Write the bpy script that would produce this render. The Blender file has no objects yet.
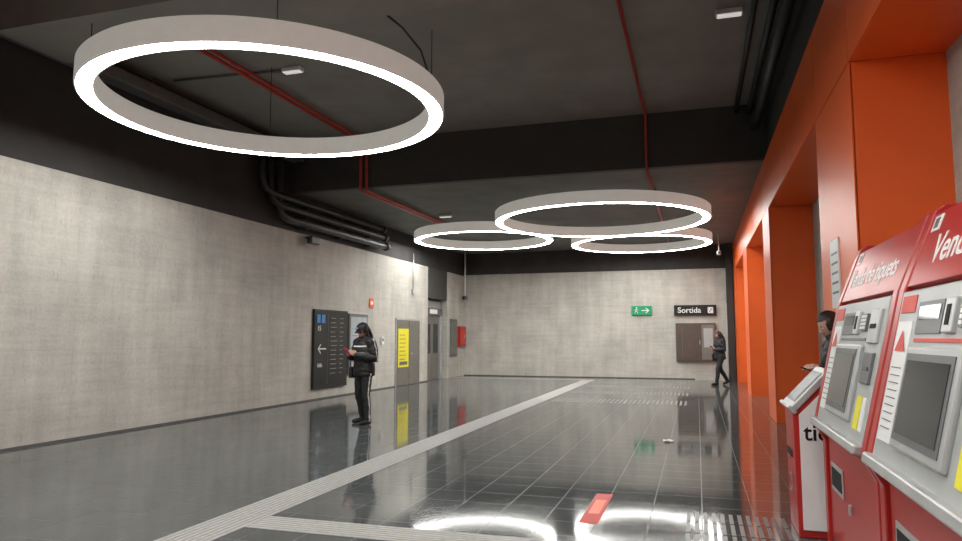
import bpy, bmesh, math, random
from mathutils import Vector, Matrix, noise as mnoise
random.seed(3)
S = bpy.context.scene
COL = S.collection
try:
    S.view_settings.view_transform = 'Standard'
    S.view_settings.look = 'None'
except Exception as e:
    print(e)

# ------------------------------------------------------------------ materials
MATS = {}
def mat(name, col, rough=0.5, metal=0.0, emis=0.0, var=0.12, nscale=6.0, bump=0.0, spec=0.5, coat=0.0):
    if name in MATS: return MATS[name]
    m = bpy.data.materials.new(name); m.use_nodes = True
    nt = m.node_tree; n = nt.nodes; l = nt.links
    p = n["Principled BSDF"]
    tc = n.new("ShaderNodeTexCoord"); no = n.new("ShaderNodeTexNoise")
    no.inputs["Scale"].default_value = nscale; no.inputs["Detail"].default_value = 5
    l.new(tc.outputs["Object"], no.inputs["Vector"])
    rp = n.new("ShaderNodeValToRGB")
    rp.color_ramp.elements[0].position = 0.3; rp.color_ramp.elements[1].position = 0.7
    rp.color_ramp.elements[0].color = (*[c*(1-var) for c in col], 1)
    rp.color_ramp.elements[1].color = (*[min(1, c*(1+var)) for c in col], 1)
    l.new(no.outputs["Fac"], rp.inputs["Fac"]); l.new(rp.outputs["Color"], p.inputs["Base Color"])
    p.inputs["Roughness"].default_value = rough; p.inputs["Metallic"].default_value = metal
    p.inputs["Specular IOR Level"].default_value = spec
    p.inputs["Coat Weight"].default_value = coat
    if emis > 0:
        p.inputs["Emission Color"].default_value = (*col, 1); p.inputs["Emission Strength"].default_value = emis
    if bump > 0:
        b = n.new("ShaderNodeBump"); b.inputs["Strength"].default_value = bump; b.inputs["Distance"].default_value = 0.01
        l.new(no.outputs["Fac"], b.inputs["Height"]); l.new(b.outputs["Normal"], p.inputs["Normal"])
    MATS[name] = m
    return m

def concrete(name, axis, base=(0.535, 0.522, 0.475)):
    m = bpy.data.materials.new(name); m.use_nodes = True
    nt = m.node_tree; n = nt.nodes; l = nt.links; p = n["Principled BSDF"]
    sp = n.new("ShaderNodeSeparateXYZ"); cb = n.new("ShaderNodeCombineXYZ")
    geo = n.new("ShaderNodeNewGeometry")
    l.new(geo.outputs["Position"], sp.inputs[0])
    l.new(sp.outputs["Y" if axis == 'Y' else "X"], cb.inputs[0]); l.new(sp.outputs["Z"], cb.inputs[1])
    def noise(scale, detail, sc=None, rough=.6):
        no = n.new("ShaderNodeTexNoise"); no.inputs["Scale"].default_value = scale; no.inputs["Detail"].default_value = detail
        no.inputs["Roughness"].default_value = rough
        if sc:
            mp = n.new("ShaderNodeMapping"); mp.inputs["Scale"].default_value = sc
            l.new(cb.outputs[0], mp.inputs[0]); l.new(mp.outputs[0], no.inputs["Vector"])
        else:
            l.new(cb.outputs[0], no.inputs["Vector"])
        return no
    def ramp(src, a, b, pa, pb):
        r = n.new("ShaderNodeValToRGB"); r.color_ramp.elements[0].position = pa; r.color_ramp.elements[1].position = pb
        r.color_ramp.elements[0].color = (a, a, a, 1); r.color_ramp.elements[1].color = (b, b, b, 1)
        l.new(src, r.inputs["Fac"]); return r.outputs["Color"]
    def mul(a, b):
        x = n.new("ShaderNodeMix"); x.data_type = 'RGBA'; x.blend_type = 'MULTIPLY'; x.inputs[0].default_value = 1
        l.new(a, x.inputs[6]); l.new(b, x.inputs[7]); return x.outputs[2]
    big = ramp(noise(0.9, 8, rough=.65).outputs["Fac"], .82, 1.10, .32, .66)
    strk = ramp(noise(1.0, 6, sc=(4.0, .5, 1)).outputs["Fac"], .85, 1.05, .3, .68)
    hor = ramp(noise(1.0, 5, sc=(.9, 11.0, 1)).outputs["Fac"], .91, 1.03, .3, .65)
    tick = ramp(noise(1.0, 3, sc=(30, 5.0, 1)).outputs["Fac"], .74, 1.0, .28, .38)
    fine = ramp(noise(22, 5).outputs["Fac"], .90, 1.05, .3, .7)
    br = n.new("ShaderNodeTexBrick"); br.inputs["Scale"].default_value = 1; br.inputs["Brick Width"].default_value = 2.6
    br.inputs["Row Height"].default_value = 1.27; br.inputs["Mortar Size"].default_value = 0.006; br.offset = 0.0
    br.inputs["Color1"].default_value = (.98, .98, .98, 1); br.inputs["Color2"].default_value = (1.02, 1.02, 1.01, 1)
    br.inputs["Mortar"].default_value = (.92, .92, .91, 1); l.new(cb.outputs[0], br.inputs["Vector"])
    c = n.new("ShaderNodeRGB"); c.outputs[0].default_value = (*base, 1)
    o = mul(mul(mul(mul(mul(mul(c.outputs[0], big), strk), hor), tick), fine), br.outputs["Color"])
    l.new(o, p.inputs["Base Color"]); p.inputs["Roughness"].default_value = .8
    p.inputs["Specular IOR Level"].default_value = .25
    b = n.new("ShaderNodeBump"); b.inputs["Strength"].default_value = .25; b.inputs["Distance"].default_value = .01
    l.new(hor, b.inputs["Height"]); l.new(b.outputs["Normal"], p.inputs["Normal"])
    return m

def floor_mat():
    m = bpy.data.materials.new("polished_dark_tile"); m.use_nodes = True
    nt = m.node_tree; n = nt.nodes; l = nt.links; p = n["Principled BSDF"]
    geo = n.new("ShaderNodeNewGeometry")
    br = n.new("ShaderNodeTexBrick"); br.inputs["Scale"].default_value = 1; br.offset = 0
    br.inputs["Brick Width"].default_value = .4; br.inputs["Row Height"].default_value = .4
    br.inputs["Mortar Size"].default_value = .003; br.inputs["Mortar Smooth"].default_value = .2
    br.inputs["Color1"].default_value = (.066, .075, .076, 1); br.inputs["Color2"].default_value = (.084, .094, .094, 1)
    br.inputs["Mortar"].default_value = (.115, .12, .118, 1)
    l.new(geo.outputs["Position"], br.inputs["Vector"])
    no = n.new("ShaderNodeTexNoise"); no.inputs["Scale"].default_value = 60; no.inputs["Detail"].default_value = 4
    l.new(geo.outputs["Position"], no.inputs["Vector"])
    r = n.new("ShaderNodeValToRGB"); r.color_ramp.elements[0].color = (.8, .8, .8, 1); r.color_ramp.elements[1].color = (1.25, 1.25, 1.25, 1)
    l.new(no.outputs["Fac"], r.inputs["Fac"])
    x = n.new("ShaderNodeMix"); x.data_type = 'RGBA'; x.blend_type = 'MULTIPLY'; x.inputs[0].default_value = 1
    l.new(br.outputs["Color"], x.inputs[6]); l.new(r.outputs["Color"], x.inputs[7]); l.new(x.outputs[2], p.inputs["Base Color"])
    n2 = n.new("ShaderNodeTexNoise"); n2.inputs["Scale"].default_value = 1.3; n2.inputs["Detail"].default_value = 4
    l.new(geo.outputs["Position"], n2.inputs["Vector"])
    mr = n.new("ShaderNodeMapRange"); mr.inputs["To Min"].default_value = .04; mr.inputs["To Max"].default_value = .10
    l.new(n2.outputs["Fac"], mr.inputs["Value"])
    ad = n.new("ShaderNodeMath"); ad.operation = 'MULTIPLY_ADD'; ad.inputs[1].default_value = .3
    l.new(br.outputs["Fac"], ad.inputs[0]); l.new(mr.outputs[0], ad.inputs[2]); l.new(ad.outputs[0], p.inputs["Roughness"])
    p.inputs["IOR"].default_value = 1.42
    return m

M_CY = concrete("board_marked_concrete_left", 'Y'); M_CX = concrete("board_marked_concrete_back", 'X')
M_FLOOR = floor_mat()
M_BLACKW = mat("black_paint", (.035, .034, .033), .75, nscale=2, var=.2)
M_CEIL = mat("dark_grey_ceiling", (.28, .272, .25), .7, nscale=1.5, var=.12, bump=.2)
M_CEIL2 = mat("charcoal_ceiling", (.15, .146, .136), .7, nscale=1.5, var=.15, bump=.2)
M_BEAM = mat("beam_paint", (.055, .054, .051), .7, nscale=2)
M_SKIRT = mat("dark_skirting", (.09, .09, .088), .6)
M_ORANGE = mat("orange_panel", (.88, .135, .020), .38, var=.05, nscale=1.5)
M_JOINT = mat("black_joint", (.01, .01, .01), .8)
M_PIPEB = mat("black_pipe", (.03, .03, .03), .45)
M_PIPEG = mat("grey_duct", (.13, .13, .125), .5)
M_PIPER = mat("red_pipe", (.50, .05, .035), .45)
M_WHITE = mat("white_plastic", (.80, .80, .79), .4, var=.03)
M_LAMPW = mat("small_lamp_diffuser", (.85, .85, .80), .4, emis=.55, var=.03)
M_RINGH = mat("glowing_ring_housing", (.74, .72, .66), .45, emis=.30, var=.03)  # housing brightness put in as emission, standing in for uplight
M_LED = mat("led_diffuser", (1.0, .985, .95), .5, emis=41, var=0)
M_TACT = mat("tactile_stone", (.40, .40, .385), .45, nscale=20, var=.15)
M_TACTD = mat("tactile_stone_groove", (.17, .175, .17), .5, nscale=20, var=.15)
M_TACTF = mat("tactile_dark_stud", (.13, .14, .135), .35, nscale=20, var=.1)
M_RED = mat("red_enamel", (.42, .022, .018), .33, var=.05)
M_REDL = mat("red_marking", (.62, .06, .04), .5, var=.1)
M_STEEL = mat("brushed_steel", (.52, .53, .53), .38, metal=.5, var=.06)
M_CONS = mat("console_grey", (.43, .445, .44), .40, metal=.15, var=.05)
M_CONSD = mat("console_dark_grey", (.12, .125, .13), .4, var=.05)
M_GLASS = mat("dark_screen_glass", (.02, .026, .03), .12, var=.2)
M_SCR = mat("pale_screen", (.42, .48, .50), .2, var=.1)
M_YEL = mat("yellow_sticker", (.80, .72, .03), .5, var=.05)
M_GREEN = mat("exit_green", (.01, .26, .11), .4, emis=.15, var=.05)
M_BLUE = mat("sign_blue", (.05, .25, .60), .4, var=.05)
M_BLKS = mat("black_sign_panel", (.012, .013, .014), .25, var=.1)
M_BROWN = mat("brown_cabinet", (.095, .068, .056), .45, var=.1)
M_DOOR = mat("grey_brown_door", (.20, .19, .17), .45, metal=.3, var=.08)
M_SKIN = mat("skin", (.55, .33, .25), .5, var=.04)
M_LIPS = mat("lips", (.45, .13, .12), .4)
M_HAIR = mat("dark_hair", (.018, .012, .009), .45, nscale=60, bump=.5)
M_HAIRB = mat("brown_hair", (.04, .022, .015), .45, nscale=60, bump=.5)
M_JACK = mat("black_jacket", (.010, .010, .012), .6, nscale=25, bump=.4)
M_PANTS = mat("black_trousers", (.012, .012, .014), .75, nscale=30, bump=.3)
M_CLW = mat("white_trim_cloth", (.62, .62, .62), .7)
M_SHOE = mat("black_shoes", (.012, .012, .012), .4)
M_EYEW = mat("eye_white", (.7, .7, .7), .3)
M_PINK = mat("pink_case", (.65, .08, .20), .4)

# ------------------------------------------------------------------ builder
class B:
    def __init__(s, name): s.name = name; s.bm = bmesh.new(); s.mats = []
    def mi(s, m):
        if m not in s.mats: s.mats.append(m)
        return s.mats.index(m)
    def merge(s, bm2, m, M=None, smooth=False):
        if M is not None: bmesh.ops.transform(bm2, matrix=M, verts=bm2.verts)
        i = s.mi(m)
        for f in bm2.faces: f.material_index = i; f.smooth = smooth
        me = bpy.data.meshes.new("t"); bm2.to_mesh(me); bm2.free(); s.bm.from_mesh(me); bpy.data.meshes.remove(me)
    def mesh(s, me, mats, M=None):
        if M is not None: me.transform(M)
        idx = [s.mi(m) for m in mats]
        for p in me.polygons: p.material_index = idx[p.material_index]
        s.bm.from_mesh(me); bpy.data.meshes.remove(me)
    def box(s, x0, x1, y0, y1, z0, z1, m, M=None, bev=0.0):
        b = bmesh.new(); bmesh.ops.create_cube(b, size=1)
        for v in b.verts:
            v.co = Vector(((x0+x1)/2+v.co.x*(x1-x0), (y0+y1)/2+v.co.y*(y1-y0), (z0+z1)/2+v.co.z*(z1-z0)))
        if bev > 0: bmesh.ops.bevel(b, geom=b.edges[:], offset=bev, segments=2, affect='EDGES', profile=.5)
        s.merge(b, m, M)
    def prism(s, prof, y0, y1, m, bev=0.0):   # profile in XZ extruded along Y
        b = bmesh.new()
        a = [b.verts.new((x, y0, z)) for x, z in prof]; c = [b.verts.new((x, y1, z)) for x, z in prof]
        b.faces.new(a); b.faces.new(c[::-1]); k = len(prof)
        for i in range(k): b.faces.new((a[i], c[i], c[(i+1) % k], a[(i+1) % k]))
        bmesh.ops.recalc_face_normals(b, faces=b.faces)
        if bev > 0: bmesh.ops.bevel(b, geom=b.edges[:], offset=bev, segments=2, affect='EDGES', profile=.5)
        s.merge(b, m)
    def tube(s, pts, r, m, seg=10, flat=None):
        b = bmesh.new(); tube_bm(b, [Vector(p) for p in pts], r if isinstance(r, (list, tuple)) else [r]*len(pts), seg, round_ends=False)
        s.merge(b, m, smooth=True)
    def ell(s, c, r, m, M=None, seg=16):
        b = bmesh.new(); bmesh.ops.create_uvsphere(b, u_segments=seg, v_segments=max(6, seg//2+2), radius=1)
        for v in b.verts: v.co = Vector((c[0]+v.co.x*r[0], c[1]+v.co.y*r[1], c[2]+v.co.z*r[2]))
        s.merge(b, m, M, smooth=True)
    def text(s, t, size, M, m, align='LEFT'):
        cu = bpy.data.curves.new("t", 'FONT'); cu.body = t; cu.size = size; cu.extrude = .0015; cu.align_x = align; cu.offset = size*.012
        o = bpy.data.objects.new("t", cu); COL.objects.link(o); dg = bpy.context.evaluated_depsgraph_get(); dg.update()
        me = bpy.data.meshes.new_from_object(o.evaluated_get(dg)); bpy.data.objects.remove(o); bpy.data.curves.remove(cu)
        b = bmesh.new(); b.from_mesh(me); bpy.data.meshes.remove(me); s.merge(b, m, M)
    def done(s, parent=None):
        me = bpy.data.meshes.new(s.name)
        xs = [v.co for v in s.bm.verts]
        c = Vector(((min(v.x for v in xs)+max(v.x for v in xs))/2, (min(v.y for v in xs)+max(v.y for v in xs))/2, min(v.z for v in xs)))
        bmesh.ops.translate(s.bm, vec=-c, verts=s.bm.verts)
        s.bm.to_mesh(me); s.bm.free()
        for m in s.mats: me.materials.append(m)
        o = bpy.data.objects.new(s.name, me); o.location = c; COL.objects.link(o)
        return o

def frame(o, u, v):
    u = Vector(u).normalized(); v = Vector(v).normalized(); n = u.cross(v)
    M = Matrix(((u.x, v.x, n.x, o[0]), (u.y, v.y, n.y, o[1]), (u.z, v.z, n.z, o[2]), (0, 0, 0, 1)))
    return M

def loft(b, rings, seg=20):
    R = []
    for c, u, v in rings:
        R.append([b.verts.new(c + u*math.cos(2*math.pi*i/seg) + v*math.sin(2*math.pi*i/seg)) for i in range(seg)])
    for A, C in zip(R[:-1], R[1:]):
        for i in range(seg): b.faces.new((A[i], A[(i+1) % seg], C[(i+1) % seg], C[i]))
    b.faces.new(R[0][::-1]); b.faces.new(R[-1])

def tube_bm(b, pts, rad, seg=12, round_ends=True, squash=1.0):
    rings = []; n = len(pts); up = None
    for i in range(n):
        t = (pts[min(i+1, n-1)] - pts[max(i-1, 0)]).normalized()
        if up is None:
            up = Vector((0, 0, 1)) if abs(t.z) < .9 else Vector((0, 1, 0))
        u = t.cross(up).normalized(); v = u.cross(t).normalized(); up = v
        rings.append((pts[i], t, u, v, rad[i]))
    out = []
    if round_ends:
        p, t, u, v, r = rings[0]
        for k in (.95, .75, .4): out.append((p - t*r*k, u*r*math.sqrt(1-k*k), v*r*math.sqrt(1-k*k)*squash))
    for p, t, u, v, r in rings: out.append((p, u*r, v*r*squash))
    if round_ends:
        p, t, u, v, r = rings[-1]
        for k in (.4, .75, .95): out.append((p + t*r*k, u*r*math.sqrt(1-k*k), v*r*math.sqrt(1-k*k)*squash))
    loft(b, out, seg)

# ------------------------------------------------------------------ room
XL, XR, XB, YB, Y0 = -8.5, 1.25, 1.95, 25.3, -8.0
ZC, ZO, ZU, ZR, YF = 3.78, 3.70, 5.70, 4.65, 13.3

b = B("floor"); b.box(-9.2, 2.2, Y0-.2, YB+.2, -.12, 0, M_FLOOR); b.done()

b = B("wall_left")
b.box(XL-.6, XL, Y0, 21.5, 0, ZC, M_CY); b.box(XL-.6, XL, 23.4, YB, 0, ZC, M_CY)
b.box(XL-.6, XL-.30, 21.5, 23.4, 0, ZC, M_BEAM)
b.box(XL-.30, XL-.02, 21.5, 23.4, 2.75, ZC, M_BEAM)
b.box(XL-.6, XL-.05, Y0, YB, ZC, ZU, M_BLACKW); b.done()
b = B("wall_back")
b.box(-9.1, 2.1, YB, YB+.2, 0, 3.82, M_CX); b.box(-9.1, 2.1, YB+.04, YB+.2, 3.82, ZU, M_BLACKW); b.done()
b = B("wall_front"); b.box(-9.1, 2.1, Y0-.2, Y0, 0, ZU, M_CX); b.done()

b = B("wall_right")
b.box(XB, XB+.2, Y0, YB, 0, ZU, M_CY)
b.box(XR+.06, XB, Y0, YB, ZR, ZU, M_BLACKW)
opens = [(1.2, 6.17), (7.84, 12.9), (14.1, 18.6), (19.9, 23.9)]
pil = [(Y0, 1.2), (6.17, 7.84), (12.9, 14.1), (18.6, 19.9), (23.9, YB)]
for y0, y1 in pil:
    b.box(XR+.02, XB, y0+.02, y1-.02, 0, ZO, M_JOINT)
    b.box(XR, XR+.02, y0, y1, 0, ZO-.004, M_ORANGE)
    b.box(XR+.012, XB, y0, y0+.02, 0, ZO, M_ORANGE)
    b.box(XR+.012, XB, y1-.02, y1, 0, ZO, M_ORANGE)
b.box(XR+.02, XB, Y0, YB, ZO+.02, ZR, M_JOINT)
for y0, y1 in opens:
    b.box(XR+.012, XB, y0+.006, y1-.006, ZO, ZO+.02, M_ORANGE)
ys = sorted({y for p in pil+opens for y in p} | {3.7, 10.4, -2.0, 16.3})
for y0, y1 in zip(ys[:-1], ys[1:]):
    b.box(XR, XR+.02, y0+.006, y1-.006, ZO+.006, ZR, M_ORANGE)
b.done()

b = B("ceiling")
b.box(-9.1, 2.15, Y0-.2, YF+.1, ZU, ZU+.15, M_CEIL)
b.box(-8.55, XB, YF, YF+.15, ZR, ZU, M_BEAM)
b.box(-9.1, 2.15, YF+.15, YB+.2, ZR, ZR+.12, M_CEIL2)
b.done()
b = B("ceiling_beam"); b.box(-8.18, XR+.05, 6.1, 7.15, 5.2, ZU, M_CEIL); b.done()
b = B("ceiling_beam"); b.box(-8.18, XR+.05, -1.5, -.4, 5.2, ZU, M_CEIL); b.done()
b = B("baseboard_left"); b.box(XL, XL+.012, Y0, 21.5, 0, .03, M_SKIRT); b.done()
b = B("baseboard_back"); b.box(XL, 1.0, YB-.012, YB, 0, .03, M_SKIRT); b.done()
b = B("trim_1"); b.box(1.0, 1.22, YB-.25, YB-.02, 0, ZR, M_BLACKW); b.box(.97, 1.0, YB-.2, YB-.02, 0, 2.6, M_STEEL); b.done()

# elevator
b = B("elevator_door")
x = XL-.28
b.box(x-.01, x+.02, 21.6, 23.35, 0, 2.7, M_STEEL)
b.box(x+.02, x+.12, 21.6, 21.75, 0, 2.2, M_STEEL, bev=.01); b.box(x+.02, x+.12, 23.15, 23.3, 0, 2.2, M_STEEL, bev=.01)
b.box(x+.02, x+.12, 21.6, 23.3, 2.2, 2.45, M_CONSD, bev=.01)
b.box(x+.03, x+.06, 21.78, 22.44, .02, 2.18, M_DOOR); b.box(x+.03, x+.06, 22.46, 23.12, .02, 2.18, M_DOOR)
b.box(x+.06, x+.07, 21.9, 22.3, .9, 1.9, M_GLASS); b.box(x+.06, x+.07, 22.58, 23.0, .9, 1.9, M_GLASS)
b.box(x+.12, x+.13, 22.1, 22.8, 2.25, 2.40, M_WHITE)
b.done()

# double service door with yellow notice
b = B("door_1")
b.box(XL, XL+.04, 18.9, 20.75, 0, 2.02, M_STEEL, bev=.008)
b.box(XL+.03, XL+.055, 18.96, 19.81, .01, 1.96, M_DOOR, bev=.004); b.box(XL+.03, XL+.055, 19.84, 20.69, .01, 1.96, M_DOOR, bev=.004)
b.tube([(XL+.07, 19.9, .95), (XL+.10, 19.9, .95), (XL+.10, 20.02, .95)], .012, M_STEEL)
b.done()
b = B("yellow_notice")
b.box(XL+.058, XL+.066, 19.0, 19.78, .55, 1.7, M_YEL)
for k in range(7): b.box(XL+.066, XL+.068, 19.1, 19.5+.03*(k % 3), 1.5-.12*k, 1.52-.12*k, M_CONSD)
b.box(XL+.066, XL+.068, 19.1, 19.68, .62, .72, M_CONSD); b.done()

# information board on left wall
F = lambda y, z, d=0.0: frame((XL+d, y, z), (0, 1, 0), (0, 0, 1))
b = B("information_board")
b.box(XL, XL+.07, 14.25, 15.85, .25, 2.1, M_BLKS, bev=.01)
b.box(XL+.07, XL+.075, 14.86, 14.875, .35, 2.0, M_CONSD)
b.box(XL+.07, XL+.076, 14.36, 14.50, 1.78, 1.98, M_BLUE); b.box(XL+.07, XL+.076, 14.56, 14.72, 1.78, 1.98, M_BLUE)
b.text("15", .17, F(14.37, 1.60, .073), M_WHITE)
b.box(XL+.07, XL+.076, 14.45, 14.78, 1.16, 1.19, M_WHITE)
for s_ in (1, -1):
    b.box(-.0, .16, -.014, .014, 0, .004, M_WHITE, M=frame((XL+.072, 14.42, 1.175), (0, 1, 0), (0, 0, 1)) @ Matrix.Rotation(s_*math.radians(42), 4, 'Z'))
b.text("Info", .14, F(14.4, .75, .073), M_WHITE)
for k in range(13):
    b.box(XL+.07, XL+.075, 15.0, 15.2+.12*random.random(), 1.9-.11*k, 1.91-.11*k, M_CONS)
    b.box(XL+.07, XL+.075, 15.45, 15.55+.1*random.random(), 1.9-.11*k, 1.91-.11*k, M_CONS)
b.done()
b = B("wall_map_case")
b.box(XL, XL+.06, 15.95, 17.0, .5, 2.05, M_CONSD, bev=.01)
b.box(XL+.06, XL+.066, 16.02, 16.93, .58, 1.97, M_SCR)
for k in range(6): b.box(XL+.066, XL+.068, 16.1, 16.3+.1*k, .8+.17*k, .82+.17*k, M_BLUE if k % 2 else M_REDL)
b.done()
b = B("orange_wall_sign"); b.box(XL, XL+.03, 17.15, 17.4, 2.25, 2.5, M_ORANGE, bev=.005); b.box(XL+.03, XL+.034, 17.2, 17.35, 2.33, 2.42, M_WHITE); b.done()
b = B("service_panel"); b.box(XL, XL+.05, 23.65, 24.35, .75, 2.1, M_CONSD, bev=.01); b.box(XL+.05, XL+.055, 23.72, 24.28, .85, 2.0, M_DOOR); b.done()
b = B("fire_hose_cabinet"); b.box(XL, XL+.12, 24.5, 25.15, 1.1, 1.85, M_RED, bev=.01); b.box(XL+.12, XL+.125, 24.6, 25.05, 1.2, 1.75, M_REDL); b.box(XL+.125, XL+.135, 24.95, 25.0, 1.4, 1.55, M_STEEL); b.done()
b = B("wall_control_box"); b.box(XL, XL+.05, 17.9, 18.05, 1.25, 1.45, M_WHITE, bev=.005); b.box(XL+.05, XL+.055, 17.93, 18.02, 1.33, 1.42, M_CONSD); b.done()

# back wall signs
G = lambda x, z, d=0.0: frame((x, YB-d, z), (1, 0, 0), (0, 0, 1))
b = B("exit_sign"); b.box(-2.2, -1.5, YB-.08, YB, 2.22, 2.55, M_GREEN, bev=.01)
for s_ in (1, -1): b.box(-.14, 0, -.015, .015, 0, .004, M_WHITE, M=G(-1.6, 2.385, .082) @ Matrix.Rotation(s_*math.radians(40), 4, 'Z'))
b.box(-1.85, -1.62, YB-.084, YB-.08, 2.37, 2.40, M_WHITE)
b.ell((-2.02, YB-.082, 2.48), (.025, .004, .025), M_WHITE)
b.tube([(-2.03, YB-.084, 2.44), (-2.05, YB-.084, 2.36), (-2.10, YB-.084, 2.28)], .014, M_WHITE, 6)
b.tube([(-2.05, YB-.084, 2.36), (-1.99, YB-.084, 2.33), (-1.98, YB-.084, 2.27)], .012, M_WHITE, 6)
b.tube([(-2.09, YB-.084, 2.38), (-2.03, YB-.084, 2.43), (-1.96, YB-.084, 2.39)], .010, M_WHITE, 6); b.done()
b = B("sortida_sign"); b.box(-.74, .66, YB-.10, YB, 2.2, 2.56, M_BLKS, bev=.01)
b.text("Sortida", .27, G(-.62, 2.29, .102), M_WHITE); b.box(.38, .56, YB-.104, YB-.10, 2.27, 2.48, M_WHITE)
b.tube([(.43, YB-.107, 2.31), (.51, YB-.107, 2.44)], .012, M_BLKS, 6); b.done()
b = B("electrical_cabinet")
b.box(-.70, .62, YB-.15, YB, .62, 1.93, M_BROWN, bev=.012)
b.box(-.66, .12, YB-.16, YB-.15, .68, 1.87, M_BROWN, bev=.004); b.box(.15, .58, YB-.16, YB-.15, .68, 1.87, M_DOOR, bev=.004)
b.box(-.5, -.48, YB-.165, YB-.16, .75, 1.8, M_CONSD); b.box(.08, .1, YB-.175, YB-.16, 1.2, 1.35, M_STEEL)
b.box(.22, .52, YB-.165, YB-.16, 1.1, 1.75, M_CONS); b.done()
b = B("low_parapet"); b.box(-.1, .95, YB-.5, YB-.27, 0, .22, M_CX); b.done()

# pillar notice
b = B("wall_notice"); b.box(XR-.012, XR, 6.9, 7.3, 1.72, 2.35, M_WHITE)
for k in range(5): b.box(XR-.014, XR-.012, 6.95, 7.24, 1.85+.09*k, 1.87+.09*k, M_CONSD)
b.done()

# ------------------------------------------------------------------ ring lamps
def ring(cx, cy, R, z=4.30, zc=ZU, w=.21, h=.27):
    b = B("ring_pendant_light"); N = 128
    def rev(prof, m):
        bb = bmesh.new(); rs = []
        for i in range(N):
            a = 2*math.pi*i/N; ca, sa = math.cos(a), math.sin(a)
            rs.append([bb.verts.new((cx+r*ca, cy+r*sa, zz)) for r, zz in prof])
        k = len(prof)
        for i in range(N):
            A, C = rs[i], rs[(i+1) % N]
            for j in range(k):
                bb.faces.new((A[j], C[j], C[(j+1) % k], A[(j+1) % k]))
        bmesh.ops.recalc_face_normals(bb, faces=bb.faces)
        b.merge(bb, m, smooth=False)
    Ri = R-w; c = .02
    rev([(R, z+c), (R, z+h-c), (R-c, z+h), (Ri+c, z+h), (Ri, z+h-c), (Ri, z+c), (Ri+.006, z), (Ri+.02, z), (Ri+.02, z+.02), (R-.02, z+.02), (R-.02, z), (R-.006, z)], M_RINGH)
    rev([(R-.024, z+.004), (Ri+.024, z+.004), (Ri+.024, z+.018), (R-.024, z+.018)], M_LED)
    rm = R-w/2
    for k in range(4):
        a = math.radians(35+90*k); x, y = cx+rm*math.cos(a), cy+rm*math.sin(a)
        b.tube([(x, y, z+h-.01), (x, y, zc)], .006, M_PIPEB, 6)
        b.box(x-.03, x+.03, y-.03, y+.03, z+h, z+h+.03, M_PIPEB)
        if k == 0 and cy > 5 and zc > 5:
            b.tube([(x, y, z+h), (x+.02, y-.05, z+h+.35), (x-.02, y-.35, z+h+.7), (x-.05, y-.9, z+h+.78), (x-.1, 7.15, z+h+.76)], .014, M_PIPEB, 8)
    b.done()
ring(-5.12, 7.49, 2.20)
ring(-2.22, 17.25, 2.63, zc=ZR)
ring(-1.60, 21.9, 2.13, zc=ZR)
ring(-6.03, 19.75, 2.08, zc=ZR)
ring(-1.8, 1.5, 2.2)  # added ring out of view, placed to brighten orange wall and ticket machines
ring(-5.5, -4.2, 2.2)

# ------------------------------------------------------------------ pipes & ceiling services
for dx in (0, .14):
    b = B("red_sprinkler_pipe")
    x = -6.78+dx
    b.tube([(x, 7.2, ZU-.09), (x, YF-.1, ZU-.09), (x, YF-.1, ZR-.07), (x, YF+.05, ZR-.09), (x, 19.2+dx, ZR-.04)], .030, M_PIPER)
    b.done()
b = B("red_sprinkler_pipe")
b.tube([(-.82, 7.2, ZU-.07), (-.82, YF-.08, ZU-.07), (-.82, YF-.08, ZR-.05), (-.82, 15.6, ZR-.04), (-.82, 24.5, ZR-.04)], .024, M_PIPER)
b.done()
b = B("grey_cable_duct"); b.box(-8.5, -8.2, -7.95, YF-.05, 5.3, 5.5, M_PIPEG, bev=.02)
for y in range(-7, 13, 2): b.box(-8.45, -8.43, y, y+.05, 5.5, ZU, M_PIPEG)
b.done()
b = B("ventilation_duct"); b.tube([(-7.6, -7.9, 4.95), (-7.6, 5.4, 4.95)], .22, M_PIPEG, 24)
for y in range(-6, 6, 2): b.tube([(-7.6, y, 4.95), (-7.6, y+.06, 4.95)], .24, M_PIPEG, 24)
b.done()
b = B("black_wall_pipes")
for i, (dz, yr, r) in enumerate([(0, 12.6, .09), (.24, 12.3, .08), (.45, 12.0, .07)]):
    zz = 3.98+dz
    b.tube([(-8.38, yr-.05, 5.28), (-8.38, yr, zz+.25), (-8.36, yr+.1, zz+.06), (-8.34, yr+.3, zz), (-8.3, 17.9-.1*i, zz)], r, M_PIPEB, 14)
    b.tube([(-8.3, 17.7-.1*i, zz), (-8.3, 17.8-.1*i, zz)], r+.03, M_PIPEB, 14)
    for y in (13.6, 15.2, 16.8): b.box(-8.5, -8.3, y, y+.05, zz-.12, zz-.08, M_PIPEB)
b.done()
b = B("ceiling_cable_pipes")
for x, z, r in ((1.02, 5.55, .05), (.80, 5.58, .04), (1.1, 5.25, .07)):
    b.tube([(x, 7.2, z), (x, YF-.02, z)], r, M_PIPEB, 12)
b.done()
def emlight(x, y, z):
    b = B("emergency_light"); b.box(x-.17, x+.17, y-.07, y+.07, z-.07, z, M_WHITE, bev=.015); b.box(x-.15, x+.15, y-.055, y+.055, z-.08, z-.07, M_LAMPW); b.done()
emlight(-6.0, 9.3, ZU); emlight(.52, 9.27, ZU); emlight(-6.2, 16.9, ZR); emlight(.3, 19.0, ZR)
b = B("grey_conduit"); b.tube([(-8.15, 9.15, ZU-.03), (-6.2, 9.3, ZU-.03)], .02, M_PIPEG, 8); b.done()
b = B("cctv_camera"); b.tube([(-8.35, 24.95, ZR), (-8.35, 24.95, 3.0)], .03, M_WHITE, 10); b.box(-8.42, -8.28, 24.8, 25.05, 2.86, 3.0, M_CONSD, bev=.02); b.tube([(-8.35, 24.8, 2.92), (-8.35, 24.75, 2.92)], .045, M_GLASS, 12); b.done()
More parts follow.
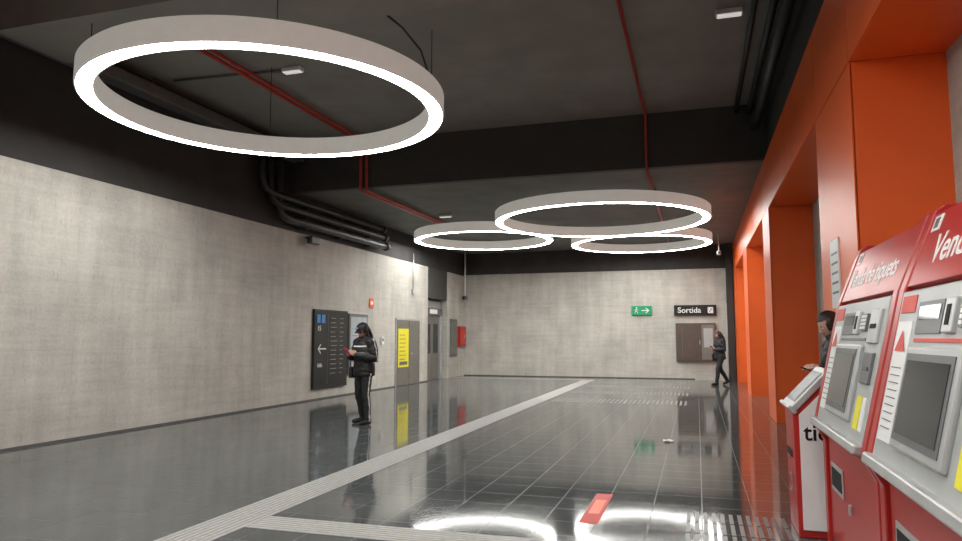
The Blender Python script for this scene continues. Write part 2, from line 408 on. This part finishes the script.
b = B("cctv_camera"); b.tube([(.72, 22.6, ZR), (.72, 22.6, 4.1)], .02, M_CONS, 10); b.box(.66, .78, 22.45, 22.7, 3.98, 4.1, M_CONS, bev=.02); b.tube([(.72, 22.45, 4.04), (.72, 22.41, 4.04)], .035, M_GLASS, 12); b.done()
b = B("cctv_camera"); b.tube([(-8.5, 13.9, 3.72), (-8.3, 13.9, 3.72)], .03, M_PIPEB, 8); b.box(-8.36, -8.22, 13.7, 14.05, 3.55, 3.72, M_PIPEB, bev=.02); b.tube([(-8.29, 13.7, 3.63), (-8.29, 13.66, 3.63)], .045, M_GLASS, 12); b.done()
b = B("wall_conduit"); b.tube([(XL+.02, 20.2, ZC+.3), (XL+.02, 20.2, 2.9)], .015, M_STEEL, 8); b.box(XL, XL+.06, 20.1, 20.3, 2.8, 2.95, M_CONS, bev=.01); b.done()

# ------------------------------------------------------------------ tactile paving & floor marks
b = B("tactile_paving")
def ribs_y(x0, x1, y0, y1, pitch=.05):
    b.box(x0, x1, y0, y1, 0, .002, M_TACTD)
    k = int(round((x1-x0)/pitch))
    for i in range(k):
        xx = x0+(i+.5)*(x1-x0)/k
        b.box(xx-.016, xx+.016, y0, y1, .002, .005, M_TACT)
def ribs_x(x0, x1, y0, y1, pitch=.05):
    b.box(x0, x1, y0, y1, 0, .002, M_TACTD)
    k = int(round((y1-y0)/pitch))
    for i in range(k):
        yy = y0+(i+.5)*(y1-y0)/k
        b.box(x0, x1, yy-.016, yy+.016, .002, .005, M_TACT)
ribs_y(-3.75, -3.35, -7.9, 23.6)
ribs_x(-3.35, -.12, 4.70, 5.05)
ribs_x(-8.4, -3.35, 23.6, 23.9)
b.done()
b = B("tactile_paving")
for i in range(12):
    xx = -.12+i*.065
    for j in range(4): b.box(xx, xx+.03, 4.9+j*.33, 5.2+j*.33, 0, .004, M_TACTF)
b.done()
b = B("tactile_paving")
for j in range(3):
    for i in range(30):
        xx = -3.2+i*.1; yy = 15.6+j*2.4; b.box(xx, xx+.045, yy, yy+1.0, 0, .004, M_TACTD)
b.done()
b = B("red_floor_marking"); b.box(-.93, -.78, 5.6, 6.65, 0, .003, M_REDL); b.box(-.90, -.81, 5.9, 6.4, .003, .004, M_ORANGE); b.done()
b = B("paper_litter")
bb = bmesh.new(); bmesh.ops.create_grid(bb, x_segments=4, y_segments=3, size=.07)
for v in bb.verts: v.co.z = .006+.02*abs(math.sin(v.co.x*30+v.co.y*17))
b.merge(bb, M_WHITE, Matrix.Translation((-.42, 10.2, 0))); b.done()

# ------------------------------------------------------------------ ticket machines
def ticket_machine(ya, yb, variant):
    b = B("ticket_machine")
    prof = [(.86, 0), (.86, .78), (.82, .86), (1.0, 1.66), (1.15, 2.03), (1.19, 2.05), (1.8, 2.05), (1.8, 0)]
    pr2 = [(.83, .0), (.83, .74), (.775, .84), (.785, .90), (.965, 1.68), (1.115, 2.06), (1.16, 2.09), (1.84, 2.09), (1.84, 0)]
    b.prism(prof, ya+.05, yb-.05, M_RED)
    b.prism(pr2, ya, ya+.09, M_RED, .008); b.prism(pr2, yb-.09, yb, M_RED, .008)
    # console (far edge = viewer's left)
    Wd = (yb-ya)-.20; L = yb-.10
    sl = Vector((.18, 0, .80)).normalized()
    O = Vector((.815, L, .87))
    Fm = frame(O, (0, -1, 0), sl)
    b.box(0, Wd, 0, .81, -.03, .035, M_CONS, Fm, .012)
    b.box(-.01, Wd+.01, -.035, .02, -.02, .075, M_STEEL, Fm, .012)
    P = lambda u0, u1, v0, v1, m, d=.045, d0=.03, bv=.0: b.box(u0*Wd, u1*Wd, v0, v1, d0, d, m, Fm, bv)
    # notice column
    P(.03, .19, .10, .66, M_WHITE, .039)
    for k in range(9): P(.05, .16, .16+.035*k, .165+.035*k, M_CONSD, .041)
    bb = bmesh.new(); tri = [bb.verts.new(q) for q in ((.05*Wd, .52, .043), (.17*Wd, .52, .043), (.11*Wd, .62, .043))]; bb.faces.new(tri); b.merge(bb, M_REDL, Fm)
    # screen
    P(.25, .74, .10, .54, M_STEEL, .062, bv=.012)
    P(.28, .71, .14, .51, M_CONSD, .066)
    P(.305, .685, .17, .48, M_GLASS, .069)
    # upper row
    P(.24, .48, .60, .74, M_CONSD, .042); P(.26, .46, .66, .72, M_GLASS, .045)
    P(.52, .60, .60, .74, M_STEEL, .055, bv=.006); P(.545, .575, .63, .71, M_JOINT, .058)
    P(.64, .74, .62, .72, M_CONSD, .05)
    for i in range(3):
        for j in range(4): P(.648+.03*i, .67+.03*i, .63+.022*j, .645+.022*j, M_WHITE, .054)
    P(.24, .74, .565, .58, M_REDL if variant else M_CONSD, .04)
    # right column: slots, coin tray, yellow sticker
    P(.80, .95, .55, .74, M_STEEL, .052, bv=.006); P(.83, .92, .63, .655, M_JOINT, .056)
    P(.80, .95, .33, .50, M_CONSD, .05, bv=.005); P(.83, .92, .40, .42, M_GLASS, .054)
    P(.80, .88, .08, .26, M_YEL, .039); P(.90, .95, .08, .26, M_WHITE, .039)
    P(.03, .19, .70, .78, M_REDL, .039)
    # header
    hs = Vector((.15, 0, .38)).normalized()
    H = frame((.985, L, 1.685), (0, -1, 0), hs)
    b.box(0, Wd, 0, .37, -.02, .012, M_RED, H, .004)
    b.text("Venda de tiquets", .175 if not variant else .2, H @ Matrix.Translation((.06 if not variant else .22, .10, .013)), M_WHITE)
    b.box(.06, .17, .27, .35, .012, .016, M_WHITE, H); b.box(.085, .145, .285, .335, .016, .018, M_CONSD, H)
    # lower body details
    Lo = frame((.86, L, 0), (0, -1, 0), (0, 0, 1))
    b.box(.02, Wd-.02, .10, .78, 0, .012, M_RED, Lo, .004)
    b.box(.12, .50, .44, .62, .012, .02, M_STEEL, Lo, .004); b.box(.15, .47, .47, .59, .02, .023, M_JOINT, Lo)
    b.box(.70, .73, .40, .46, .012, .03, M_STEEL, Lo, .004)
    b.box(0, Wd, 0, .10, 0, .004, M_CONSD, Lo)
    b.done()
ticket_machine(3.93, 5.50, 0)
ticket_machine(2.33, 3.90, 1)

b = B("validation_kiosk")
pk = [(.67, .0), (.66, .90), (.68, .93), (.93, 1.19), (.97, 1.20), (1.22, 1.20), (1.22, 0)]
b.prism(pk, 5.66, 6.14, M_RED, .01)
pw = [(.70, .06), (.70, .88), (.94, 1.13), (1.2, 1.15), (1.2, .06)]
b.prism(pw, 5.645, 5.662, M_WHITE)
sl = Vector((.27, 0, .29)).normalized()
K = frame((.665, 6.16, .915), (0, -1, 0), sl)
b.box(0, .52, 0, .39, -.02, .03, M_STEEL, K, .008); b.box(.04, .48, .05, .34, .03, .034, M_CONSD, K); b.box(.07, .45, .08, .31, .034, .037, M_SCR, K)
b.box(0, .52, -.02, .01, -.03, .045, M_STEEL, K, .008)
b.text("tiquets", .17, frame((.725, 5.643, .70), (1, 0, 0), (0, 0, 1)), M_BLKS)
Lk = frame((.665, 6.14, 0), (0, -1, 0), (0, 0, 1))
bb = bmesh.new(); bmesh.ops.create_circle(bb, cap_ends=True, segments=32, radius=.07); b.merge(bb, M_WHITE, Lk @ Matrix.Translation((.2, .35, .004)))
bb = bmesh.new(); bmesh.ops.create_circle(bb, cap_ends=True, segments=32, radius=.055); b.merge(bb, M_RED, Lk @ Matrix.Translation((.2, .35, .006)))
b.box(.08, .34, .55, .60, 0, .008, M_JOINT, Lk)
b.done()

# ------------------------------------------------------------------ people
def seg_dist(p, a, b_):
    ab = b_-a; t = max(0, min(1, (p-a).dot(ab)/max(ab.length_squared, 1e-9)))
    return (p-(a+ab*t)).length, t

def remesh(bm, vox, it=4):
    me = bpy.data.meshes.new("r"); bm.to_mesh(me); bm.free()
    o = bpy.data.objects.new("r", me); COL.objects.link(o)
    m = o.modifiers.new("r", 'REMESH'); m.mode = 'VOXEL'; m.voxel_size = vox; m.use_smooth_shade = True
    s = o.modifiers.new("s", 'SMOOTH'); s.factor = .5; s.iterations = it
    dg = bpy.context.evaluated_depsgraph_get(); dg.update()
    r = bpy.data.meshes.new_from_object(o.evaluated_get(dg)); bpy.data.objects.remove(o); bpy.data.meshes.remove(me)
    for p in r.polygons: p.use_smooth = True
    return r

def hand(B_, wrist, ydir, back, side, curl, sc=1.0, spread=.0):
    y = Vector(ydir).normalized(); z = (Vector(back) - y*Vector(back).dot(y)).normalized(); x = y.cross(z)
    M = Matrix(((x.x, y.x, z.x, wrist[0]), (x.y, y.y, z.y, wrist[1]), (x.z, y.z, z.z, wrist[2]), (0, 0, 0, 1))) @ Matrix.Scale(sc, 4)
    bm = bmesh.new()
    loft(bm, [(Vector((0, q, -.002)), Vector((w, 0, 0)), Vector((0, 0, t))) for q, w, t in ((-.035, .022, .017), (0, .026, .019), (.03, .036, .018), (.065, .042, .016), (.088, .039, .012), (.094, .032, .007))], 16)
    for k, (xo, L) in enumerate(((-.031, .070), (-.0105, .080), (.0105, .074), (.031, .058))):
        xo = xo*side*-1
        p = Vector((xo, .078, 0)); a = 0; pts = [p.copy()]
        for j, fr in enumerate((.5+.25, .3, .22)):
            a += curl*(.6 if j == 0 else 1.0)
            d = Vector((xo*spread, math.cos(a), -math.sin(a))).normalized(); p = p+d*L*fr; pts.append(p.copy())
        tube_bm(bm, pts, [.0095, .009, .008, .0068], 10)
    tube_bm(bm, [Vector((side*.018, .012, -.006)), Vector((side*.046, .042, -.016)), Vector((side*.052, .07, -.03)), Vector((side*.044, .092, -.042))], [.014, .012, .010, .008], 10)
    me = remesh(bm, .0035, 2); me.transform(M); me.materials.clear()
    for p in me.polygons: p.material_index = 0
    B_.mesh(me, [M_SKIN])

def head(B_, c, pitch, yaw, hairmat, skin=M_SKIN, tilt=0):
    M = Matrix.Translation(c) @ Matrix.Rotation(yaw, 4, 'Z') @ Matrix.Rotation(-pitch, 4, 'X') @ Matrix.Rotation(tilt, 4, 'Y')
    bm = bmesh.new(); bmesh.ops.create_uvsphere(bm, u_segments=40, v_segments=28, radius=1)
    for v in bm.verts:
        x, y, z = v.co
        k = 1-.34*max(0, -z)**1.3; ky = 1
        if y > 0: ky = 1-.10*max(0, -z)
        if y < 0 and z < 0: ky = 1-.35*(-z)
        yy = y*.096*ky
        if y > .6 and abs(x) < .5:
            if -.05 < z < .12: yy -= .006*math.exp(-((abs(x)-.36)/.14)**2)       # eye sockets
            if z < -.55: yy += .006*math.exp(-(x/.25)**2)                       # chin
        v.co = Vector((x*.074*k, yy, z*.115))
    B_.merge(bm, skin, M, smooth=True)
    # nose
    bm = bmesh.new()
    loft(bm, [(Vector((0, .088, .012)), Vector((.006, 0, 0)), Vector((0, .006, 0))), (Vector((0, .094, -.010)), Vector((.009, 0, 0)), Vector((0, .010, 0))), (Vector((0, .097, -.028)), Vector((.016, 0, 0)), Vector((0, .015, 0))), (Vector((0, .092, -.037)), Vector((.011, 0, 0)), Vector((0, .009, 0)))], 12)
    B_.merge(bm, skin, M, smooth=True)
    for s in (1, -1):
        B_.ell((s*.029, .083, .005), (.0125, .008, .0075), M_EYEW, M, 12); B_.ell((s*.029, .0895, .004), (.006, .003, .006), M_JACK, M, 10)
        B_.ell((s*.030, .0875, .024), (.017, .005, .0035), hairmat, M, 10)
        B_.ell((s*.075, -.004, -.005), (.010, .018, .031), skin, M, 12)
    B_.ell((0, .089, -.058), (.022, .007, .0045), M_LIPS, M, 12); B_.ell((0, .087, -.066), (.019, .007, .005), M_LIPS, M, 12)
    return M

def hair_shell(B_, M, hm, long_=0.0, side=0):
    bm = bmesh.new(); bmesh.ops.create_uvsphere(bm, u_segments=48, v_segments=30, radius=1)
    for v in bm.verts:
        x, y, z = v.co; w = 1+.03*math.sin(x*23+z*9)
        v.co = Vector((x*.086*w, y*.104*w-.006, z*.124*w+.004))
    dl = [f for f in bm.faces if (lambda c: (c.y > .022 and c.z < .062 and not (abs(c.x) > .066 and c.z > -.03)) or c.z < -.085)(f.calc_center_median())]
    bmesh.ops.delete(bm, geom=dl, context='FACES'); B_.merge(bm, hm, M, smooth=True)
    if long_ > 0:
        bm = bmesh.new(); n = 7; rg = []
        for i in range(n):
            t = i/(n-1); rg.append((Vector((side*.03*t, -.062-.05*math.sin(t*2.2), .05-(.05+long_)*t)), Vector((.082*(1-.30*t*t), 0, 0)), Vector((0, .05*(1-.4*t), 0))))
        loft(bm, rg, 24)
        for v in bm.verts: v.co.y += .004*math.sin(v.co.x*220); v.co.x += .003*math.sin(v.co.z*60)
        B_.merge(bm, hm, M, smooth=True)
        for s in (1, -1):
            bm = bmesh.new(); rg = []
            for i in range(6):
                t = i/5; rg.append((Vector((s*(.076+.012*math.sin(t*3)), -.012+.02*t, .05-(.03+long_*.8)*t)), Vector((.014*(1-.4*t), 0, 0)), Vector((0, .034*(1-.55*t), 0))))
            loft(bm, rg, 14); B_.merge(bm, hm, M, smooth=True)

def person(name, loc, yaw, J, st, scale=1.0):
    b = B(name); V = lambda k: Vector(J[k])
    bm = bmesh.new(); labels = []
    # torso
    X = Vector((1, 0, 0)); Y = Vector((0, 1, 0))
    loft(bm, [(Vector(c), X*w, Y*d) for c, w, d in st['torso']], 28)
    for (c0, w0, d0), (c1, w1, d1) in zip(st['torso'][:-1], st['torso'][1:]):
        labels.append((Vector(c0), Vector(c1), (w0+d0)/2, (w1+d1)/2, st['top'], 'torso', 0))
    ra, rl = st['ra'], st['rl']
    for s, k in ((-1, 'L'), (1, 'R')):
        sh, el, wr = V(k+'sh'), V(k+'el'), V(k+'wr')
        pts = [sh+Vector((-s*.05, 0, .01)), sh, sh.lerp(el, .5), el, el.lerp(wr, .5), wr]
        rr = [ra[0]*.95, ra[0], (ra[0]+ra[1])*.5, ra[1], (ra[1]+ra[2])*.53, ra[2]]
        tube_bm(bm, pts, rr, 16)
        for i in range(5): labels.append((pts[i], pts[i+1], rr[i], rr[i+1], st['top'], 'arm', s))
        hp, kn, an, to = V(k+'hip'), V(k+'kn'), V(k+'an'), V(k+'toe')
        pts = [hp+Vector((0, 0, .04)), hp, hp.lerp(kn, .5)+Vector((0, .008, 0)), kn, kn.lerp(an, .35)+Vector((0, -.012, 0)), an]
        rr = [rl[0]*.9, rl[0], (rl[0]+rl[1])*.52, rl[1], rl[1]*.98, rl[2]]
        tube_bm(bm, pts, rr, 16)
        for i in range(5): labels.append((pts[i], pts[i+1], rr[i], rr[i+1], st['leg'], 'leg', s))
        d = (to-an); d.z = 0; d.normalize(); lift = an.z-.08
        heel = Vector((an.x, an.y, .044+lift))-d*.035; ball = heel.lerp(Vector((to.x, to.y, to.z)), .62); ball.z = (heel.z*.4+to.z*.6)
        tube_bm(bm, [an, Vector((an.x, an.y, .05+lift))-d*.01], [rl[2]*.92, .042], 14)
        tube_bm(bm, [heel, ball, Vector((to.x, to.y, to.z))], [.042, .047, .036], 14)
        labels.append((heel, ball, .042, .047, st['shoe'], 'shoe', s)); labels.append((ball, to, .047, .036, st['shoe'], 'shoe', s))
    nb, hd = Vector(J['neck']), Vector(J['head'])
    nk = hd+Vector((0, -.02, -.06))
    tube_bm(bm, [nb, nk], [.055, .048], 14); labels.append((nb+Vector((0, 0, .06)), nk, .055, .048, M_SKIN, 'neck', 0))
    if st.get('collar'):
        tube_bm(bm, [nb+Vector((.065*math.cos(a), -.01+.06*math.sin(a), .035+.012*math.sin(a)*-1)) for a in [2*math.pi*i/16 for i in range(17)]], [.026]*17, 10)
        labels.append((nb+Vector((-.06, 0, .03)), nb+Vector((.06, 0, .03)), .05, .05, st['top'], 'torso', 0))
    me = remesh(bm, .009, 5)
    mats = [st['top'], st['leg'], st['shoe'], M_SKIN, M_CLW]
    me.materials.clear()
    for p in me.polygons:
        c = p.center; best = None
        for a, e, r0, r1, m, lab, s in labels:
            d, t = seg_dist(c, a, e); d -= r0+(r1-r0)*t
            if best is None or d < best[0]: best = (d, m, lab, s, a, e, t, r0+(r1-r0)*t)
        _, m, lab, s, a, e, t, r = best
        q = c-(a+(e-a)*t)
        if lab == 'leg' and st.get('stripe') and q.x*s > .80*r and abs(q.y) < .012: m = M_CLW
        if lab == 'arm' and st.get('stripe') and q.x*s > .4*r and abs(q.y) < .009: m = M_CLW
        if lab == 'torso' and st.get('stripe') and abs(c.z-st['band']) < .010 and c.y > 0: m = M_CLW
        if lab == 'shoe' and c.z-min(a.z, e.z) < -.028 and st.get('sole'): m = M_CLW
        p.material_index = mats.index(m)
    # cloth folds: small displacement along the normal
    nrm = [v.normal.copy() for v in me.vertices]
    for v, nn in zip(me.vertices, nrm):
        if v.co.z < .10 or v.co.z > 1.38: continue
        q = v.co; amp = .007 if q.z > .78 else .005
        f1 = mnoise.noise(Vector((q.x*9, q.y*9, q.z*22))); f2 = mnoise.noise(Vector((q.x*20+4, q.y*20, q.z*30)))
        v.co = q + nn*(amp*f1+.003*f2)*1.4
    b.mesh(me, mats)
    st['extra'](b, J)
    mm = Matrix.Translation(loc) @ Matrix.Rotation(yaw, 4, 'Z') @ Matrix.Scale(scale, 4)
    bmesh.ops.transform(b.bm, matrix=mm, verts=b.bm.verts)
    o = b.done()
    return o

def torso(zh, zw, zc, zs, zn, wide=1.0, dep=1.0, lean=0.0, hem=None):
    h = [((0, 0, hem or zh-.09), .158*wide, .118*dep)] if hem else []
    L = lambda z: lean*(z-zh)/(zs-zh)
    return h+[((0, 0, zh), .168*wide, .122*dep), ((0, L(zw), zw), .150*wide, .112*dep), ((0, L(zc)+.012, zc), .162*wide, .128*dep),
              ((0, L(zs), zs-.03), .165*wide, .108*dep), ((0, L(zs), zs+.03), .115*wide, .08*dep), ((0, L(zn), zn), .055, .052)]

# woman in cap on the left
def ex1(b, J):
    M = head(b, Vector(J['head']), math.radians(20), math.radians(8), M_HAIR)
    hair_shell(b, M, M_HAIR, .27, 0)
    bm = bmesh.new(); bmesh.ops.create_uvsphere(bm, u_segments=40, v_segments=20, radius=1)
    bmesh.ops.delete(bm, geom=[f for f in bm.faces if f.calc_center_median().z < .02], context='FACES')
    for v in bm.verts: v.co = Vector((v.co.x*.096, v.co.y*.114-.004, v.co.z*.100+.042))
    b.merge(bm, M_JACK, M, smooth=True)
    bm = bmesh.new(); N = 14
    rows = []
    for j in range(4):
        rows.append([bm.verts.new(((.080-.012*j)*math.sin(-1.25+2.5*i/N)/math.sin(1.25), .06+(.05+.027*j)*math.cos(-1.25+2.5*i/N)**.8, .047-.006*j-.015*abs(math.sin(-1.25+2.5*i/N)))) for i in range(N+1)])
    for A, C in zip(rows[:-1], rows[1:]):
        for i in range(N): bm.faces.new((A[i], A[i+1], C[i+1], C[i]))
    bmesh.ops.solidify(bm, geom=bm.faces[:], thickness=.006); b.merge(bm, M_JACK, M, smooth=True)
    b.box(-.02, .02, .104, .110, .07, .095, M_CLW, M)
    # sunglasses
    for s in (1, -1):
        b.ell((s*.031, .094, .004), (.024, .006, .017), M_GLASS, M, 14)
    b.box(.055, .079, .0, .09, .004, .010, M_GLASS, M); b.box(-.079, -.055, .0, .09, .004, .010, M_GLASS, M)
    # phone and hands
    hand(b, J['Lwr'], Vector((.25, .75, .45)), Vector((-.75, .1, -.25)), 1, .75, .95)
    hand(b, J['Rwr'], Vector((-.35, .75, .40)), Vector((.75, .3, -.35)), -1, .75, .95)
    Mp = Matrix.Translation((-.01, .345, 1.185)) @ Matrix.Rotation(math.radians(-38), 4, 'X')
    b.box(-.038, .038, -.008, .004, -.075, .075, M_PINK, Mp, .003); b.box(-.034, .034, -.0095, -.008, -.07, .07, M_SCR, Mp)
    # shoulder bag
    b.box(.20, .28, -.12, .12, .74, .93, M_JACK, None, .02)
    b.tube([(.24, -.09, .92), (.20, -.12, 1.15), (.10, -.10, 1.40), (.10, .03, 1.43), (.20, .13, 1.15), (.24, .1, .92)], .009, M_JACK, 8)
J1 = dict(Lsh=(-.185, 0, 1.335), Lel=(-.265, -.02, 1.075), Lwr=(-.10, .22, 1.125), Rsh=(.185, 0, 1.335), Rel=(.265, .0, 1.075), Rwr=(.085, .235, 1.11),
          Lhip=(-.095, 0, .86), Lkn=(-.125, .045, .47), Lan=(-.145, .02, .08), Ltoe=(-.17, .17, .036),
          Rhip=(.095, 0, .86), Rkn=(.13, .01, .47), Ran=(.155, -.10, .08), Rtoe=(.20, .05, .036), neck=(0, 0, 1.39), head=(0, .035, 1.525))
st1 = dict(torso=torso(.87, 1.02, 1.22, 1.34, 1.42, 1.28, 1.38, .0, hem=.79), ra=(.088, .080, .055), rl=(.092, .066, .052),
           top=M_JACK, leg=M_PANTS, shoe=M_SHOE, stripe=True, band=1.27, sole=True, collar=True, extra=ex1)
person("woman_with_cap", (-5.38, 10.72, 0), math.radians(152), J1, st1, 1.02)

# woman walking on the right
def ex2(b, J):
    M = head(b, Vector(J['head']), math.radians(28), math.radians(5), M_HAIRB)
    hair_shell(b, M, M_HAIRB, .32, 0)
    hand(b, J['Lwr'], Vector((.15, .8, .4)), Vector((-.6, -.1, -.6)), 1, .6, .95)
    hand(b, J['Rwr'], Vector((-.05, .2, -1)), Vector((1, 0, 0)), -1, .35, .95)
    Mp = Matrix.Translation((-.07, .335, 1.13)) @ Matrix.Rotation(math.radians(-35), 4, 'X')
    b.box(-.036, .036, -.005, .004, -.072, .072, M_JOINT, Mp, .003); b.box(-.032, .032, -.007, -.005, -.067, .067, M_SCR, Mp)
    b.box(.20, .28, -.14, .12, .72, .94, M_JACK, None, .02)
    b.tube([(.24, -.1, .93), (.21, -.11, 1.15), (.13, -.05, 1.41), (.21, .11, 1.15), (.24, .08, .93)], .010, M_JACK, 8)
J2 = dict(Lsh=(-.17, .01, 1.335), Lel=(-.22, .0, 1.07), Lwr=(-.10, .24, 1.07), Rsh=(.17, .01, 1.335), Rel=(.23, -.07, 1.08), Rwr=(.25, .03, .86),
          Lhip=(-.085, 0, .85), Lkn=(-.09, .16, .475), Lan=(-.09, .21, .08), Ltoe=(-.10, .37, .036),
          Rhip=(.085, 0, .85), Rkn=(.085, -.05, .46), Ran=(.085, -.27, .14), Rtoe=(.09, -.15, .036), neck=(0, .02, 1.39), head=(0, .06, 1.52))
st2 = dict(torso=torso(.86, 1.02, 1.22, 1.34, 1.42, 1.18, 1.25, .02, hem=.78), ra=(.078, .066, .050), rl=(.094, .066, .052),
           top=M_JACK, leg=M_PANTS, shoe=M_SHOE, collar=True, extra=ex2)
person("woman_walking", (.66, 22.5, 0), math.radians(122), J2, st2)

# man at the kiosk
def ex3(b, J):
    M = head(b, Vector(J['head']), math.radians(25), math.radians(10), M_HAIR)
    hair_shell(b, M, M_HAIR, 0)
    hand(b, J['Lwr'], Vector((.1, .9, .1)), Vector((-.4, .0, .8)), 1, .5, .95)
    hand(b, J['Rwr'], Vector((0, .3, -1)), Vector((1, 0, 0)), -1, .35, .95)
    Mp = Matrix.Translation(Vector(J['Lwr'])+Vector((.01, .10, -.025))) @ Matrix.Rotation(math.radians(-70), 4, 'X')
    b.box(-.036, .036, -.005, .004, -.072, .072, M_JOINT, Mp, .003)
J3 = dict(Lsh=(-.19, .0, 1.40), Lel=(-.25, -.02, 1.14), Lwr=(-.27, .17, 1.22), Rsh=(.19, .0, 1.40), Rel=(.24, -.04, 1.12), Rwr=(.23, .06, .90),
          Lhip=(-.09, -.02, .92), Lkn=(-.11, .0, .50), Lan=(-.12, -.04, .08), Ltoe=(-.14, .12, .036),
          Rhip=(.09, -.02, .92), Rkn=(.11, .0, .50), Ran=(.12, -.05, .08), Rtoe=(.14, .11, .036), neck=(0, .0, 1.45), head=(0, .035, 1.575))
st3 = dict(torso=torso(.93, 1.08, 1.28, 1.40, 1.48, 1.05, .82, .0, hem=.86), ra=(.058, .050, .038), rl=(.084, .060, .046),
           top=M_JACK, leg=M_PANTS, shoe=M_SHOE, collar=True, extra=ex3)
person("man_at_kiosk", (1.125, 6.60, 0), math.radians(95), J3, st3, .985)

# ------------------------------------------------------------------ world & camera
w = bpy.data.worlds.new("w"); S.world = w; w.use_nodes = True
w.node_tree.nodes["Background"].inputs[0].default_value = (.5, .5, .5, 1); w.node_tree.nodes["Background"].inputs[1].default_value = .05
cam = bpy.data.cameras.new("camera"); co = bpy.data.objects.new("camera", cam); COL.objects.link(co)
f = 695.0; cam.sensor_width = 36; cam.lens = 36*f/962; cam.clip_end = 100; cam.clip_start = .05
th = math.radians(5.47); ps = math.radians(17.19)
Fv = Vector((-math.sin(ps)*math.cos(th), math.cos(ps)*math.cos(th), math.sin(th)))
Rv = Vector((math.cos(ps), math.sin(ps), 0)); Uv = Rv.cross(Fv)
co.matrix_world = Matrix(((Rv.x, Uv.x, -Fv.x, 0), (Rv.y, Uv.y, -Fv.y, 0), (Rv.z, Uv.z, -Fv.z, 1.45), (0, 0, 0, 1)))
S.camera = co
